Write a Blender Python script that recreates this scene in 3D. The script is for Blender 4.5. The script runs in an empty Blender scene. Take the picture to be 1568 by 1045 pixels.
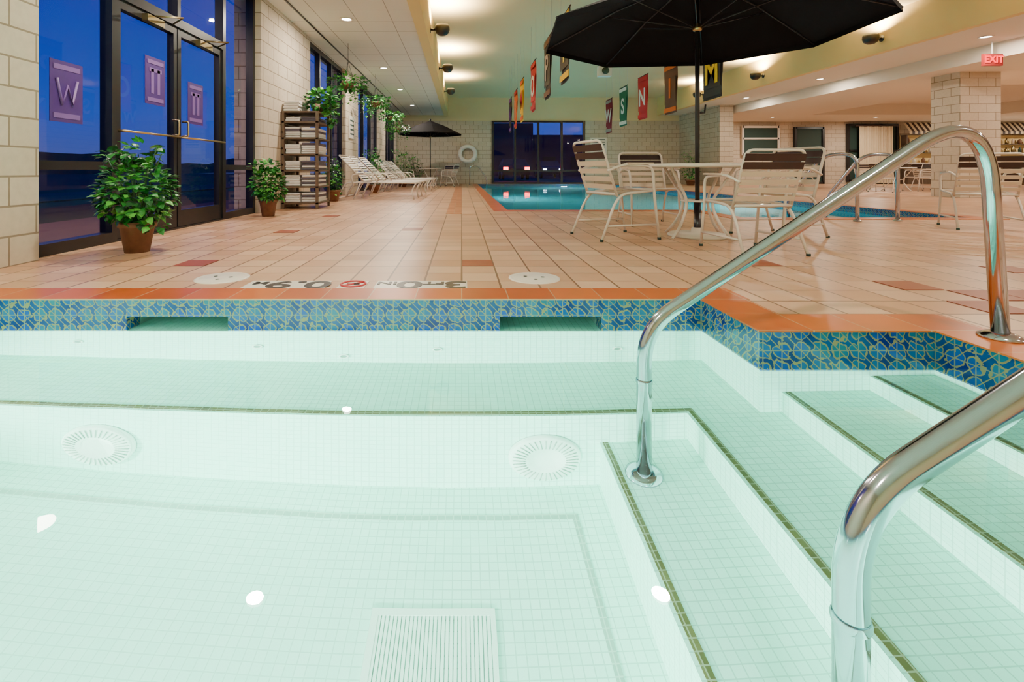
import bpy, math, random
from mathutils import Vector, Matrix
random.seed(7)
S=bpy.context.scene
COL=S.collection
H=0.64
# ------------------------------------------------------------------ materials
def newmat(name):
    m=bpy.data.materials.new(name); m.use_nodes=True
    nt=m.node_tree; nt.nodes.clear()
    o=nt.nodes.new('ShaderNodeOutputMaterial')
    return m,nt,o
def N(nt,t,**k):
    n=nt.nodes.new(t)
    for a,b in k.items(): setattr(n,a,b)
    return n
def M(nt,op,a,b=None,c=None):
    n=nt.nodes.new('ShaderNodeMath'); n.operation=op
    for i,v in enumerate((a,b,c)):
        if v is None: continue
        if isinstance(v,(int,float)): n.inputs[i].default_value=v
        else: nt.links.new(v,n.inputs[i])
    return n.outputs[0]
def mixc(nt,f,a,b):
    n=nt.nodes.new('ShaderNodeMix'); n.data_type='RGBA'
    for i,v in ((0,f),(6,a),(7,b)):
        if isinstance(v,(int,float)): n.inputs[i].default_value=v
        elif isinstance(v,tuple): n.inputs[i].default_value=(v[0],v[1],v[2],1)
        else: nt.links.new(v,n.inputs[i])
    return n.outputs[2]
def mat(name,c,rough=0.5,metal=0.0,var=0.12,scale=8.0,emis=None,es=0.0,bump=0.0,spec=0.5,coat=0.0):
    m,nt,o=newmat(name)
    p=N(nt,'ShaderNodeBsdfPrincipled')
    g=N(nt,'ShaderNodeNewGeometry'); no=N(nt,'ShaderNodeTexNoise'); no.inputs['Scale'].default_value=scale
    no.inputs['Detail'].default_value=4
    nt.links.new(g.outputs['Position'],no.inputs['Vector'])
    c2=tuple(x*(1-var) for x in c)
    nt.links.new(mixc(nt,no.outputs[0],c,c2),p.inputs['Base Color'])
    p.inputs['Roughness'].default_value=rough; p.inputs['Metallic'].default_value=metal
    p.inputs['Specular IOR Level'].default_value=spec
    p.inputs['Coat Weight'].default_value=coat
    if emis: 
        p.inputs['Emission Color'].default_value=(*emis,1); p.inputs['Emission Strength'].default_value=es
    if bump:
        b=N(nt,'ShaderNodeBump'); b.inputs['Strength'].default_value=bump; b.inputs['Distance'].default_value=0.01
        nt.links.new(no.outputs[0],b.inputs['Height']); nt.links.new(b.outputs[0],p.inputs['Normal'])
    nt.links.new(p.outputs[0],o.inputs[0])
    return m
def tilemat(name,w,h,c1,c2,cm,ms,mode='xy',rough=0.4,offset=0.0,ox=0,oy=0,noise=0.15,nscale=1.5,bump=0.15,spec=0.5):
    m,nt,o=newmat(name)
    p=N(nt,'ShaderNodeBsdfPrincipled'); g=N(nt,'ShaderNodeNewGeometry')
    sp=N(nt,'ShaderNodeSeparateXYZ'); nt.links.new(g.outputs['Position'],sp.inputs[0])
    X,Y,Z=sp.outputs
    xs=M(nt,'ADD',X,ox); ys=M(nt,'ADD',Y,oy)
    ch=N(nt,'ShaderNodeCombineXYZ'); nt.links.new(xs,ch.inputs[0]); nt.links.new(ys,ch.inputs[1])
    cv=N(nt,'ShaderNodeCombineXYZ'); nt.links.new(M(nt,'ADD',X,Y),cv.inputs[0]); nt.links.new(M(nt,'ADD',Z,oy),cv.inputs[1])
    if mode=='xy': vec=ch.outputs[0]
    elif mode=='wall': vec=cv.outputs[0]
    else:
        sn=N(nt,'ShaderNodeSeparateXYZ'); nt.links.new(g.outputs['True Normal'],sn.inputs[0])
        f=M(nt,'GREATER_THAN',M(nt,'ABSOLUTE',sn.outputs[2]),0.5)
        mx=N(nt,'ShaderNodeMix'); mx.data_type='VECTOR'
        nt.links.new(f,mx.inputs[0]); nt.links.new(cv.outputs[0],mx.inputs[4]); nt.links.new(ch.outputs[0],mx.inputs[5])
        vec=mx.outputs[1]
    b=N(nt,'ShaderNodeTexBrick'); b.offset=offset; b.squash=1.0
    nt.links.new(vec,b.inputs['Vector'])
    b.inputs['Scale'].default_value=1; b.inputs['Brick Width'].default_value=w; b.inputs['Row Height'].default_value=h
    b.inputs['Mortar Size'].default_value=ms; b.inputs['Mortar Smooth'].default_value=0.1; b.inputs['Bias'].default_value=0
    b.inputs['Color1'].default_value=(*c1,1); b.inputs['Color2'].default_value=(*c2,1); b.inputs['Mortar'].default_value=(*cm,1)
    no=N(nt,'ShaderNodeTexNoise'); no.inputs['Scale'].default_value=nscale; no.inputs['Detail'].default_value=6
    nt.links.new(g.outputs['Position'],no.inputs['Vector'])
    k=N(nt,'ShaderNodeMix'); k.data_type='RGBA'; k.blend_type='MULTIPLY'; k.inputs[0].default_value=1
    nt.links.new(b.outputs['Color'],k.inputs[6])
    nt.links.new(mixc(nt,no.outputs[0],(1,1,1),(1-2*noise,)*3),k.inputs[7])
    nt.links.new(k.outputs[2],p.inputs['Base Color'])
    p.inputs['Roughness'].default_value=rough; p.inputs['Specular IOR Level'].default_value=spec
    bp=N(nt,'ShaderNodeBump'); bp.inputs['Strength'].default_value=bump; bp.inputs['Distance'].default_value=0.004; bp.invert=True
    nt.links.new(b.outputs['Fac'],bp.inputs['Height']); nt.links.new(bp.outputs[0],p.inputs['Normal'])
    nt.links.new(p.outputs[0],o.inputs[0])
    return m
def decomat(name):
    m,nt,o=newmat(name)
    p=N(nt,'ShaderNodeBsdfPrincipled'); g=N(nt,'ShaderNodeNewGeometry')
    sp=N(nt,'ShaderNodeSeparateXYZ'); nt.links.new(g.outputs['Position'],sp.inputs[0])
    s=M(nt,'DIVIDE',M(nt,'ADD',sp.outputs[0],sp.outputs[1]),0.076); t=M(nt,'DIVIDE',sp.outputs[2],0.076)
    wn=N(nt,'ShaderNodeTexNoise'); wn.inputs['Scale'].default_value=26; nt.links.new(g.outputs['Position'],wn.inputs['Vector'])
    wob=M(nt,'MULTIPLY_ADD',wn.outputs[0],0.7,-0.35)
    a=M(nt,'SUBTRACT',M(nt,'FRACT',s),0.5); b=M(nt,'SUBTRACT',M(nt,'FRACT',M(nt,'ADD',t,10)),0.5)
    aa=M(nt,'ABSOLUTE',a); ab=M(nt,'ABSOLUTE',b)
    a2=M(nt,'ADD',a,wob); b2=M(nt,'SUBTRACT',b,wob)
    ca=M(nt,'SUBTRACT',0.5,M(nt,'ABSOLUTE',a2)); cb=M(nt,'SUBTRACT',0.5,M(nt,'ABSOLUTE',b2))
    rc=M(nt,'SQRT',M(nt,'ADD',M(nt,'MULTIPLY',ca,ca),M(nt,'MULTIPLY',cb,cb)))
    arc=M(nt,'LESS_THAN',M(nt,'ABSOLUTE',M(nt,'SUBTRACT',rc,0.42)),0.04)
    dia=M(nt,'LESS_THAN',M(nt,'ABSOLUTE',M(nt,'ADD',a2,b2)),0.035)
    gold=M(nt,'MAXIMUM',arc,dia)
    grout=M(nt,'GREATER_THAN',M(nt,'MAXIMUM',aa,ab),0.47)
    no=N(nt,'ShaderNodeTexNoise'); no.inputs['Scale'].default_value=6; nt.links.new(g.outputs['Position'],no.inputs['Vector'])
    ns=M(nt,'MULTIPLY_ADD',no.outputs[0],3.0,-1.0); 
    n2=nt.nodes.new('ShaderNodeClamp'); nt.links.new(ns,n2.inputs[0])
    base=mixc(nt,n2.outputs[0],(0.001,0.010,0.12),(0.001,0.05,0.19))
    inner=mixc(nt,M(nt,'LESS_THAN',rc,0.38),base,mixc(nt,n2.outputs[0],(0.001,0.04,0.28),(0.002,0.12,0.19)))
    c=mixc(nt,gold,inner,(0.22,0.20,0.09)); c=mixc(nt,grout,c,(0.16,0.20,0.14))
    nt.links.new(c,p.inputs['Base Color']); p.inputs['Roughness'].default_value=0.12
    nt.links.new(p.outputs[0],o.inputs[0]); return m
def watermat(name,tint,scale,strength):
    m,nt,o=newmat(name)
    gl=N(nt,'ShaderNodeBsdfGlass'); gl.inputs['IOR'].default_value=1.33; gl.inputs['Roughness'].default_value=0.0
    gl.inputs['Color'].default_value=(*tint,1)
    g=N(nt,'ShaderNodeNewGeometry'); no=N(nt,'ShaderNodeTexNoise'); no.inputs['Scale'].default_value=scale; no.inputs['Detail'].default_value=2
    nt.links.new(g.outputs['Position'],no.inputs['Vector'])
    b=N(nt,'ShaderNodeBump'); b.inputs['Strength'].default_value=strength; b.inputs['Distance'].default_value=0.02
    nt.links.new(no.outputs[0],b.inputs['Height']); nt.links.new(b.outputs[0],gl.inputs['Normal'])
    nt.links.new(gl.outputs[0],o.inputs[0]); return m
def glassmat(name):
    m,nt,o=newmat(name)
    t=N(nt,'ShaderNodeBsdfTransparent'); t.inputs[0].default_value=(0.9,0.92,0.95,1)
    gs=N(nt,'ShaderNodeBsdfGlossy'); gs.inputs['Roughness'].default_value=0.02
    f=N(nt,'ShaderNodeFresnel'); f.inputs[0].default_value=1.5
    mx=N(nt,'ShaderNodeMixShader'); nt.links.new(f.outputs[0],mx.inputs[0]); nt.links.new(t.outputs[0],mx.inputs[1]); nt.links.new(gs.outputs[0],mx.inputs[2])
    nt.links.new(mx.outputs[0],o.inputs[0]); return m
def emit(name,c,s):
    m,nt,o=newmat(name); e=N(nt,'ShaderNodeEmission'); e.inputs[0].default_value=(*c,1); e.inputs[1].default_value=s
    nt.links.new(e.outputs[0],o.inputs[0]); return m

T=0.215
m_deck=tilemat('deck_tile',T,T,(0.58,0.31,0.17),(0.76,0.48,0.31),(0.24,0.12,0.065),0.006,'xy',0.34,noise=0.14,nscale=2.2)
m_accent=mat('accent_terracotta',(0.32,0.06,0.022),0.4,var=0.3,scale=10)
m_coping=tilemat('coping_tile',0.232,0.232,(0.52,0.085,0.006),(0.68,0.15,0.016),(0.60,0.36,0.2),0.003,'xy',0.3,ox=0.0,oy=-2.38+0.232*20,noise=0.2,nscale=4)
m_strip=tilemat('strip_tile',0.115,T,(0.45,0.13,0.04),(0.60,0.24,0.10),(0.45,0.28,0.18),0.004,'xy',0.35)
m_deco=decomat('blue_deco_tile')
m_mos=tilemat('mosaic_tile',0.03,0.03,(0.38,0.88,0.75),(0.46,0.93,0.81),(0.29,0.68,0.57),0.0017,'auto',0.3,noise=0.03,bump=0.05)
m_nose=tilemat('nosing_tile',0.03,0.03,(0.11,0.11,0.04),(0.16,0.16,0.06),(0.30,0.36,0.24),0.002,'xy',0.3,noise=0.1)
m_pale=tilemat('floor_line_tile',0.03,0.03,(0.22,0.46,0.38),(0.26,0.50,0.41),(0.38,0.65,0.55),0.002,'xy',0.3,noise=0.1)
m_block=tilemat('concrete_block',0.41,0.2,(0.62,0.53,0.41),(0.68,0.59,0.47),(0.30,0.24,0.17),0.007,'wall',0.85,offset=0.5,noise=0.12,nscale=20,bump=0.5,spec=0.2)
m_plas=mat('plaster_cream',(0.78,0.66,0.40),0.8,var=0.06,scale=1)
m_yel=mat('soffit_yellow',(0.80,0.60,0.27),0.8,var=0.06,scale=1)
m_ceil=tilemat('ceiling_panel',0.61,0.61,(0.78,0.74,0.68),(0.80,0.76,0.70),(0.42,0.38,0.34),0.008,'xy',0.9,noise=0.03,nscale=30,bump=0.1)
m_gyp=mat('gypsum_white',(0.78,0.71,0.60),0.85,var=0.04,scale=1)
m_black=mat('black_metal',(0.010,0.010,0.012),0.35,var=0.2)
m_blackfab=mat('black_fabric',(0.006,0.005,0.006),0.9,var=0.3,scale=3,spec=0.1)
m_chrome=mat('polished_steel',(0.52,0.54,0.61),0.12,1.0,var=0.08,scale=4)
m_brass=mat('brass',(0.5,0.4,0.2),0.3,1.0)
m_white=mat('white_frame',(0.72,0.65,0.56),0.35,var=0.05)
m_beige=mat('beige_strap',(0.66,0.53,0.40),0.5,var=0.08)
m_brown=mat('brown_strap',(0.035,0.015,0.012),0.5,var=0.2)
m_ws=mat('white_strap',(0.82,0.78,0.70),0.5,var=0.05)
m_terra=mat('terracotta_pot',(0.28,0.13,0.065),0.7,var=0.7,scale=14,bump=0.2)
m_soil=mat('soil',(0.04,0.025,0.015),0.95,bump=0.5)
m_leaf1=mat('leaf_green',(0.025,0.24,0.03),0.4,var=0.4,scale=20)
m_leaf2=mat('leaf_light',(0.12,0.50,0.06),0.4,var=0.3,scale=20)
m_leaf3=mat('leaf_dark',(0.012,0.09,0.02),0.4,var=0.3,scale=20)
m_wood=mat('brown_wood',(0.16,0.105,0.065),0.55,var=0.4,scale=12)
m_towel=mat('white_towel',(0.84,0.81,0.78),0.95,var=0.1,scale=30,bump=0.4)
m_toweld=mat('grey_towel',(0.13,0.11,0.14),0.95,var=0.2,scale=30,bump=0.4)
m_glass=glassmat('window_glass')
m_water=watermat('spa_water',(0.88,1.0,0.985),2.2,0.12)
m_water2=watermat('pool_water',(0.75,0.97,1.0),2.5,0.14)
m_pool=mat('pool_plaster',(0.03,0.48,0.56),0.6,var=0.1,scale=1)
m_lamp=emit('lamp_glow',(1,0.93,0.8),30)
m_bulb=emit('bulb_glow',(1,0.8,0.5),10)
m_red=emit('exit_red',(1,0.02,0.03),5)
m_exit=mat('exit_panel',(0.25,0.015,0.015),0.5)
m_tail=emit('tail_red',(1,0.01,0.01),22)
m_head=emit('head_white',(0.8,0.9,1),14)
m_fit=mat('white_plastic',(0.62,0.90,0.80),0.4,var=0.03)
m_sign=mat('white_housing',(0.8,0.78,0.74),0.5,var=0.03)
m_dark=mat('dark_slot',(0.02,0.05,0.04),0.7)
m_thr=mat('skimmer_throat',(0.14,0.34,0.27),0.6)
m_text=mat('marking_black',(0.015,0.015,0.018),0.35)
m_wtile=mat('marking_white',(0.80,0.74,0.66),0.3,var=0.05)
m_rtext=mat('marking_red',(0.6,0.05,0.06),0.35)
m_grass=mat('grass',(0.02,0.07,0.025),0.9,var=0.5,scale=3)
m_pave=mat('pavement',(0.16,0.09,0.08),0.8,var=0.3,scale=2)
m_asph=mat('asphalt',(0.03,0.03,0.04),0.8,var=0.3,scale=2)
m_curtain=mat('curtain_cloth',(0.75,0.62,0.42),0.8,var=0.15,scale=6)
m_carb=mat('car_paint',(0.03,0.03,0.06),0.25,var=0.1)

# ------------------------------------------------------------------ mesh builder
class MB:
    def __init__(s): s.v=[];s.f=[];s.m=[];s.sm=[];s.mats=[]
    def mi(s,m):
        if m not in s.mats: s.mats.append(m)
        return s.mats.index(m)
    def add(s,vs,fs,m,smooth=False):
        o=len(s.v); s.v+= [tuple(v) for v in vs]; k=s.mi(m)
        for f in fs: s.f.append(tuple(i+o for i in f)); s.m.append(k); s.sm.append(smooth)
    def bx(s,x0,x1,y0,y1,z0,z1,m):
        vs=[(x,y,z) for z in (z0,z1) for y in (y0,y1) for x in (x0,x1)]
        s.add(vs,[(0,2,3,1),(4,5,7,6),(0,1,5,4),(2,6,7,3),(0,4,6,2),(1,3,7,5)],m)
    def obx(s,c,size,R,m):
        vs=[]
        for z in (-.5,.5):
            for y in (-.5,.5):
                for x in (-.5,.5):
                    vs.append(Vector(c)+R@Vector((x*size[0],y*size[1],z*size[2])))
        s.add(vs,[(0,2,3,1),(4,5,7,6),(0,1,5,4),(2,6,7,3),(0,4,6,2),(1,3,7,5)],m)
    def quad(s,a,b,c,d,m): s.add([a,b,c,d],[(0,1,2,3)],m)
    def tube(s,pts,r,m,seg=8,closed=False):
        P=[Vector(p) for p in pts]; n=len(P)
        rs=r if isinstance(r,(list,tuple)) else [r]*n
        tang=[]
        for i in range(n):
            if closed: t=P[(i+1)%n]-P[i-1]
            else: t=P[min(i+1,n-1)]-P[max(i-1,0)]
            tang.append(t.normalized())
        up=Vector((0,0,1)) if abs(tang[0].z)<0.9 else Vector((1,0,0))
        nrm=(up-tang[0]*up.dot(tang[0])).normalized()
        vs=[]
        for i in range(n):
            nrm=(nrm-tang[i]*nrm.dot(tang[i])).normalized()
            bi=tang[i].cross(nrm)
            for k in range(seg):
                a=2*math.pi*k/seg
                vs.append(P[i]+(nrm*math.cos(a)+bi*math.sin(a))*rs[i])
        fs=[]
        for i in range(n if closed else n-1):
            j=(i+1)%n
            for k in range(seg):
                k2=(k+1)%seg
                fs.append((i*seg+k,i*seg+k2,j*seg+k2,j*seg+k))
        if not closed:
            fs.append(tuple(range(seg-1,-1,-1))); fs.append(tuple((n-1)*seg+k for k in range(seg)))
        s.add(vs,fs,m,True)
    def lathe(s,prof,c,m,seg=24,smooth=True):
        vs=[];fs=[];n=len(prof)
        for k in range(seg):
            a=2*math.pi*k/seg
            for r,z in prof: vs.append((c[0]+r*math.cos(a),c[1]+r*math.sin(a),c[2]+z))
        for k in range(seg):
            k2=(k+1)%seg
            for i in range(n-1): fs.append((k*n+i,k2*n+i,k2*n+i+1,k*n+i+1))
        s.add(vs,fs,m,smooth)
    def build(s,name,loc=(0,0,0),rz=0,R=None):
        me=bpy.data.meshes.new(name); me.from_pydata(s.v,[],s.f)
        for m in s.mats: me.materials.append(m)
        me.polygons.foreach_set('material_index',s.m); me.polygons.foreach_set('use_smooth',s.sm); me.update()
        return inst(me,name,loc,rz)
def inst(me,name,loc=(0,0,0),rz=0,sc=(1,1,1)):
    o=bpy.data.objects.new(name,me); o.location=loc; o.rotation_euler=(0,0,rz); o.scale=sc; COL.objects.link(o); return o
def fillet(pts,t,seg=8):
    P=[Vector(p) for p in pts]; out=[P[0]]
    for i in range(1,len(P)-1):
        a,b,c=P[i-1],P[i],P[i+1]; ti=t[i-1] if isinstance(t,(list,tuple)) else t
        p0=b+(a-b).normalized()*min(ti,(a-b).length*.5 if not isinstance(t,(list,tuple)) else ti); p1=b+(c-b).normalized()*min(ti,(c-b).length*.5 if not isinstance(t,(list,tuple)) else ti)
        for k in range(seg+1):
            u=k/seg; out.append(p0*(1-u)**2+b*2*u*(1-u)+p1*u*u)
    out.append(P[-1]); return out
def text(body,size,m,parent,mw,ext=0.003,name='lettering'):
    c=bpy.data.curves.new(name,'FONT'); c.body=body; c.size=size; c.extrude=ext; c.align_x='CENTER'; c.align_y='CENTER'; c.offset=size*0.02
    c.materials.append(m); o=bpy.data.objects.new(name,c); COL.objects.link(o)
    o.matrix_world=mw
    if parent is not None:
        o.parent=parent; o.matrix_parent_inverse=Matrix.Identity(4); 
        pm=Matrix.Translation(parent.location)@parent.rotation_euler.to_matrix().to_4x4()
        o.matrix_basis=pm.inverted()@mw
    return o

# ------------------------------------------------------------------ shell
TUB=[(-2.7,1.185,-1.2,2.39),(1.185,1.88,-1.2,1.92)]
POOL=[(0.72,6.9,7.76,22.5),(3.8,6.9,6.5,7.76)]
def inside(x,y,rects): return any(a<x<b and c<y<d for a,b,c,d in rects)
def gridfloor(name,X0,X1,Y0,Y1,holes,z,m):
    xs=sorted({X0,X1,*[h[0] for h in holes],*[h[1] for h in holes]}); ys=sorted({Y0,Y1,*[h[2] for h in holes],*[h[3] for h in holes]})
    b=MB()
    for i in range(len(xs)-1):
        for j in range(len(ys)-1):
            if inside((xs[i]+xs[i+1])/2,(ys[j]+ys[j+1])/2,holes): continue
            b.quad((xs[i],ys[j],z),(xs[i+1],ys[j],z),(xs[i+1],ys[j+1],z),(xs[i],ys[j+1],z),m)
    return b.build(name)
gridfloor('floor',-3.4,30,-3.2,23.2,TUB+POOL,0,m_deck)
# coping
b=MB(); zc=0.006
for r in [(-2.7,1.417,2.38,2.60),(1.175,1.40,1.91,2.38),(1.40,2.10,1.91,2.13),(1.87,2.10,-1.42,1.91),(-2.92,-2.69,-1.42,2.60),(-2.69,1.87,-1.42,-1.19)]:
    b.bx(r[0],r[1],r[2],r[3],0.0,zc,m_coping)
b.build('spa_coping')
b=MB()
for r in [(0.5,0.73,7.54,22.7),(0.73,3.58,7.54,7.77),(3.58,3.81,6.28,7.77),(3.81,7.12,6.28,6.51),(6.89,7.12,6.51,22.7)]:
    b.bx(r[0],r[1],r[2],r[3],0.0,zc,m_coping)
b.build('pool_coping')
b=MB()
b.bx(-0.235,0.0,7.1,22.9,0.0,0.003,m_strip)
seen=set()
def acc(X,Y):
    i,j=math.floor(X/T),math.floor(Y/T)
    if (i,j) in seen: return
    seen.add((i,j)); b.bx(i*T+.003,i*T+T-.003,j*T+.003,j*T+T-.003,0,0.003,m_accent)
for (px,py) in [(310,401),(437,355),(737,404),(1165,407),(1375,440),(1475,448),(1455,462),(505,330),(640,352),(1520,412),(1510,455),(1545,446),(1500,470)]:
    Y=740*H/(py-261); X=(px-707)/740*Y; acc(X,Y)
b.build('floor_accent_tiles')

# spa shell
b=MB()
zb=-0.165; zf=-1.05
sk=[(-1.657,-1.155),(0.188,0.69)]
xs=[-2.8,sk[0][0],sk[0][1],sk[1][0],sk[1][1],1.285]
for i in range(5):
    if i in (1,3):
        b.bx(xs[i],xs[i+1],2.39,2.49,-0.085,-0.001,m_deco)
        b.bx(xs[i],xs[i+1],2.49,2.75,-0.085,-0.07,m_thr); b.bx(xs[i],xs[i+1],2.75,2.78,-0.2,-0.07,m_thr)
        b.bx(xs[i]-.02,xs[i],2.49,2.78,-0.2,-0.07,m_thr); b.bx(xs[i+1],xs[i+1]+.02,2.49,2.78,-0.2,-0.07,m_thr)
        b.bx(xs[i],xs[i+1],2.49,2.75,-0.2,-0.165,m_mos)
    else: b.bx(xs[i],xs[i+1],2.39,2.49,zb,-0.001,m_deco)
b.bx(-2.8,1.285,2.39,2.49,zf,zb,m_mos)
def wallseg(x0,x1,y0,y1):
    b.bx(x0,x1,y0,y1,zb,-.001,m_deco); b.bx(x0,x1,y0,y1,zf,zb,m_mos)
wallseg(1.185,1.285,2.02,2.39)
wallseg(1.185,1.88,1.92,2.02)
wallseg(1.88,1.98,-1.3,2.02)
wallseg(-2.8,-2.7,-1.3,2.39)
wallseg(-2.7,1.88,-1.3,-1.2)
b.bx(-2.8,1.98,-1.3,2.49,zf-.1,zf,m_mos)
b.bx(-2.7,1.185,1.93,2.39,zf,-0.57,m_mos)       # bench
b.bx(-2.7,-2.24,-1.2,1.93,zf,-0.57,m_mos)
b.bx(0.9,1.27,-1.2,1.93,zf,-0.57,m_mos)
b.bx(1.27,1.62,-1.2,1.92,zf,-0.39,m_mos)
b.bx(1.62,1.88,-1.2,1.92,zf,-0.23,m_mos)
b.bx(0.55,0.9,-1.2,1.93,zf,-0.77,m_mos)
w=0.022
def nose(x0,x1,y0,y1,z,m=m_nose): b.bx(x0,x1,y0,y1,z,z+0.002,m)
nose(-2.24,0.912+w,1.942,1.942+w,-0.57); nose(0.912,0.912+w,-1.2,1.942,-0.57)
nose(1.282,1.282+w,-1.2,1.92,-0.39); nose(1.632,1.632+w,-1.2,1.92,-0.23); nose(0.562,0.562+w,-1.2,1.93,-0.77)
nose(-2.0,0.41,1.78,1.78+w,zf,m_pale); nose(0.41,0.41+w,-1.0,1.78+w,zf,m_pale)
for (px,py) in [(121,527),(395,532),(527,547),(670,535),(945,535)]:
    u=(px-707)/740; v=(py-261)/740; yw=.79/v; X=u*2.39; z=-0.15-(2.39-yw)/1.0
    pts=[(X+.022*math.cos(a*math.pi/6),2.386,z+.022*math.sin(a*math.pi/6)) for a in range(12)]
    b.tube(pts,0.006,m_fit,6,True); b.add(pts,[tuple(range(12))],m_thr)
for y in (1.3,0.7):
    pts=[(1.616,y+.022*math.cos(a*math.pi/6),-0.31+.022*math.sin(a*math.pi/6)) for a in range(12)]
    b.tube(pts,0.006,m_fit,6,True); b.add(pts,[tuple(range(12))],m_thr)
b.build('spa_basin')
def cover(name,X,z):
    b=MB(); R=0.145
    def P(r,a,d): return (X+r*math.cos(a),1.928-d,z+r*math.sin(a))
    rings=[(R,0.0),(R,0.012),(R*.93,0.022),(R*.5,0.03),(R*.45,0.02),(0.001,0.024)]
    n=36; vs=[P(r,2*math.pi*k/n,d) for k in range(n) for r,d in rings]; m=len(rings)
    b.add(vs,[(k*m+i,((k+1)%n)*m+i,((k+1)%n)*m+i+1,k*m+i+1) for k in range(n) for i in range(m-1)],m_fit,True)
    for k in range(36):
        a=2*math.pi*k/36
        b.tube([P(R*.55,a,.031),P(R*.9,a,.026)],0.0022,m_pale,4)
    b.build(name)
cover('suction_cover',0.33,-0.85); cover('suction_cover',-1.44,-0.85)
b=MB()
for k in range(28):
    b.bx(-0.25+k*.012,-0.25+k*.012+.009,1.12,1.45,zf+.002,zf+.004,m_fit)
b.bx(-0.27,0.1,1.10,1.12,zf+.001,zf+.005,m_fit); b.bx(-0.27,0.1,1.45,1.47,zf+.001,zf+.005,m_fit)
b.bx(-0.27,-.25,1.12,1.45,zf+.001,zf+.005,m_fit); b.bx(0.085,0.1,1.12,1.45,zf+.001,zf+.005,m_fit)
b.build('main_drain_grate')
b=MB(); zw=-0.15
for r in TUB: b.quad((r[0],r[2],zw),(r[1],r[2],zw),(r[1],r[3],zw),(r[0],r[3],zw),m_water)
for s_ in sk: b.quad((s_[0],2.39,zw),(s_[1],2.39,zw),(s_[1],2.75,zw),(s_[0],2.75,zw),m_water)
b.build('spa_water')
# main pool
b=MB()
b.bx(.62,7.0,6.4,22.6,-1.4,-1.3,m_pool)
for r in [(.62,.72,7.66,22.6),(6.9,7.0,6.4,22.6),(.72,6.9,22.5,22.6),(.72,3.7,7.66,7.76),(3.7,3.8,6.4,7.76),(3.8,6.9,6.4,6.5)]:
    b.bx(*r,-1.3,-.17,m_pool); b.bx(*r,-.17,-.001,m_deco)
b.build('pool_basin')
b=MB()
for r in POOL: b.quad((r[0],r[2],-.1),(r[1],r[2],-.1),(r[1],r[3],-.1),(r[0],r[3],-.1),m_water2)
b.build('pool_water')

# walls
def box(name,*a):
    b=MB(); b.bx(*a); return b.build(name)
piers=[(-3.2,3.43),(7.23,9.57),(12.5,14),(17.6,19),(22,23)]
b=MB()
for y0,y1 in piers: b.bx(-3.4,-3.0,y0,y1,0,3.27,m_block)
b.build('wall_left')
b=MB(); WX0,WX1,WZ=1.43,5.85,3.02
b.bx(-3.4,WX0,23,23.3,0,3.0,m_block); b.bx(WX1,30,23,23.3,0,3.0,m_block)
b.bx(-3.4,30,23,23.3,3.0,4.2,m_plas)
b.build('wall_far')
box('wall_far_return',10.35,10.9,19.4,23,0,3.27,m_block)
box('wall_right',30,30.3,-3.2,23.3,0,4.2,m_plas)
box('wall_near',-3.4,30,-3.5,-3.2,0,4.2,m_plas)
# ceilings
b=MB()
b.bx(-3.4,-.8,-3.2,23,3.27,3.45,m_ceil)
b.bx(-.8,30,-3.2,6.5,3.27,3.45,m_ceil)
b.bx(-.8,9.45,6.5,23,4.1,4.25,m_plas)
b.bx(-.8,-.65,6.5,23,3.27,4.1,m_yel)
b.bx(9.3,9.45,6.5,23,3.27,4.1,m_yel)
b.bx(-.65,9.3,6.4,6.5,3.45,4.1,m_yel)
b.bx(9.45,11.0,6.5,23,3.27,3.45,m_gyp)
TX0,TX1,TY0,TY1=14.5,22,13,20
b.bx(11.0,TX0,6.5,23,2.95,3.45,m_gyp); b.bx(TX1,30,6.5,23,2.95,3.45,m_gyp)
b.bx(TX0,TX1,6.5,TY0,2.95,3.45,m_gyp); b.bx(TX0,TX1,TY1,23,2.95,3.45,m_gyp)
b.bx(TX0,TX1,TY0,TY1,3.40,3.45,m_gyp)
b.bx(-2.72,-2.70,3.0,22.0,3.245,3.268,m_black)
b.build('ceiling')
b=MB(); b.bx(-.84,-.65,6.5,23,3.24,3.27,m_yel); b.build('trim_1')
b=MB(); b.bx(11.65,12.6,11.3,12.0,0,2.95,m_block); b.build('block_column')

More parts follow.
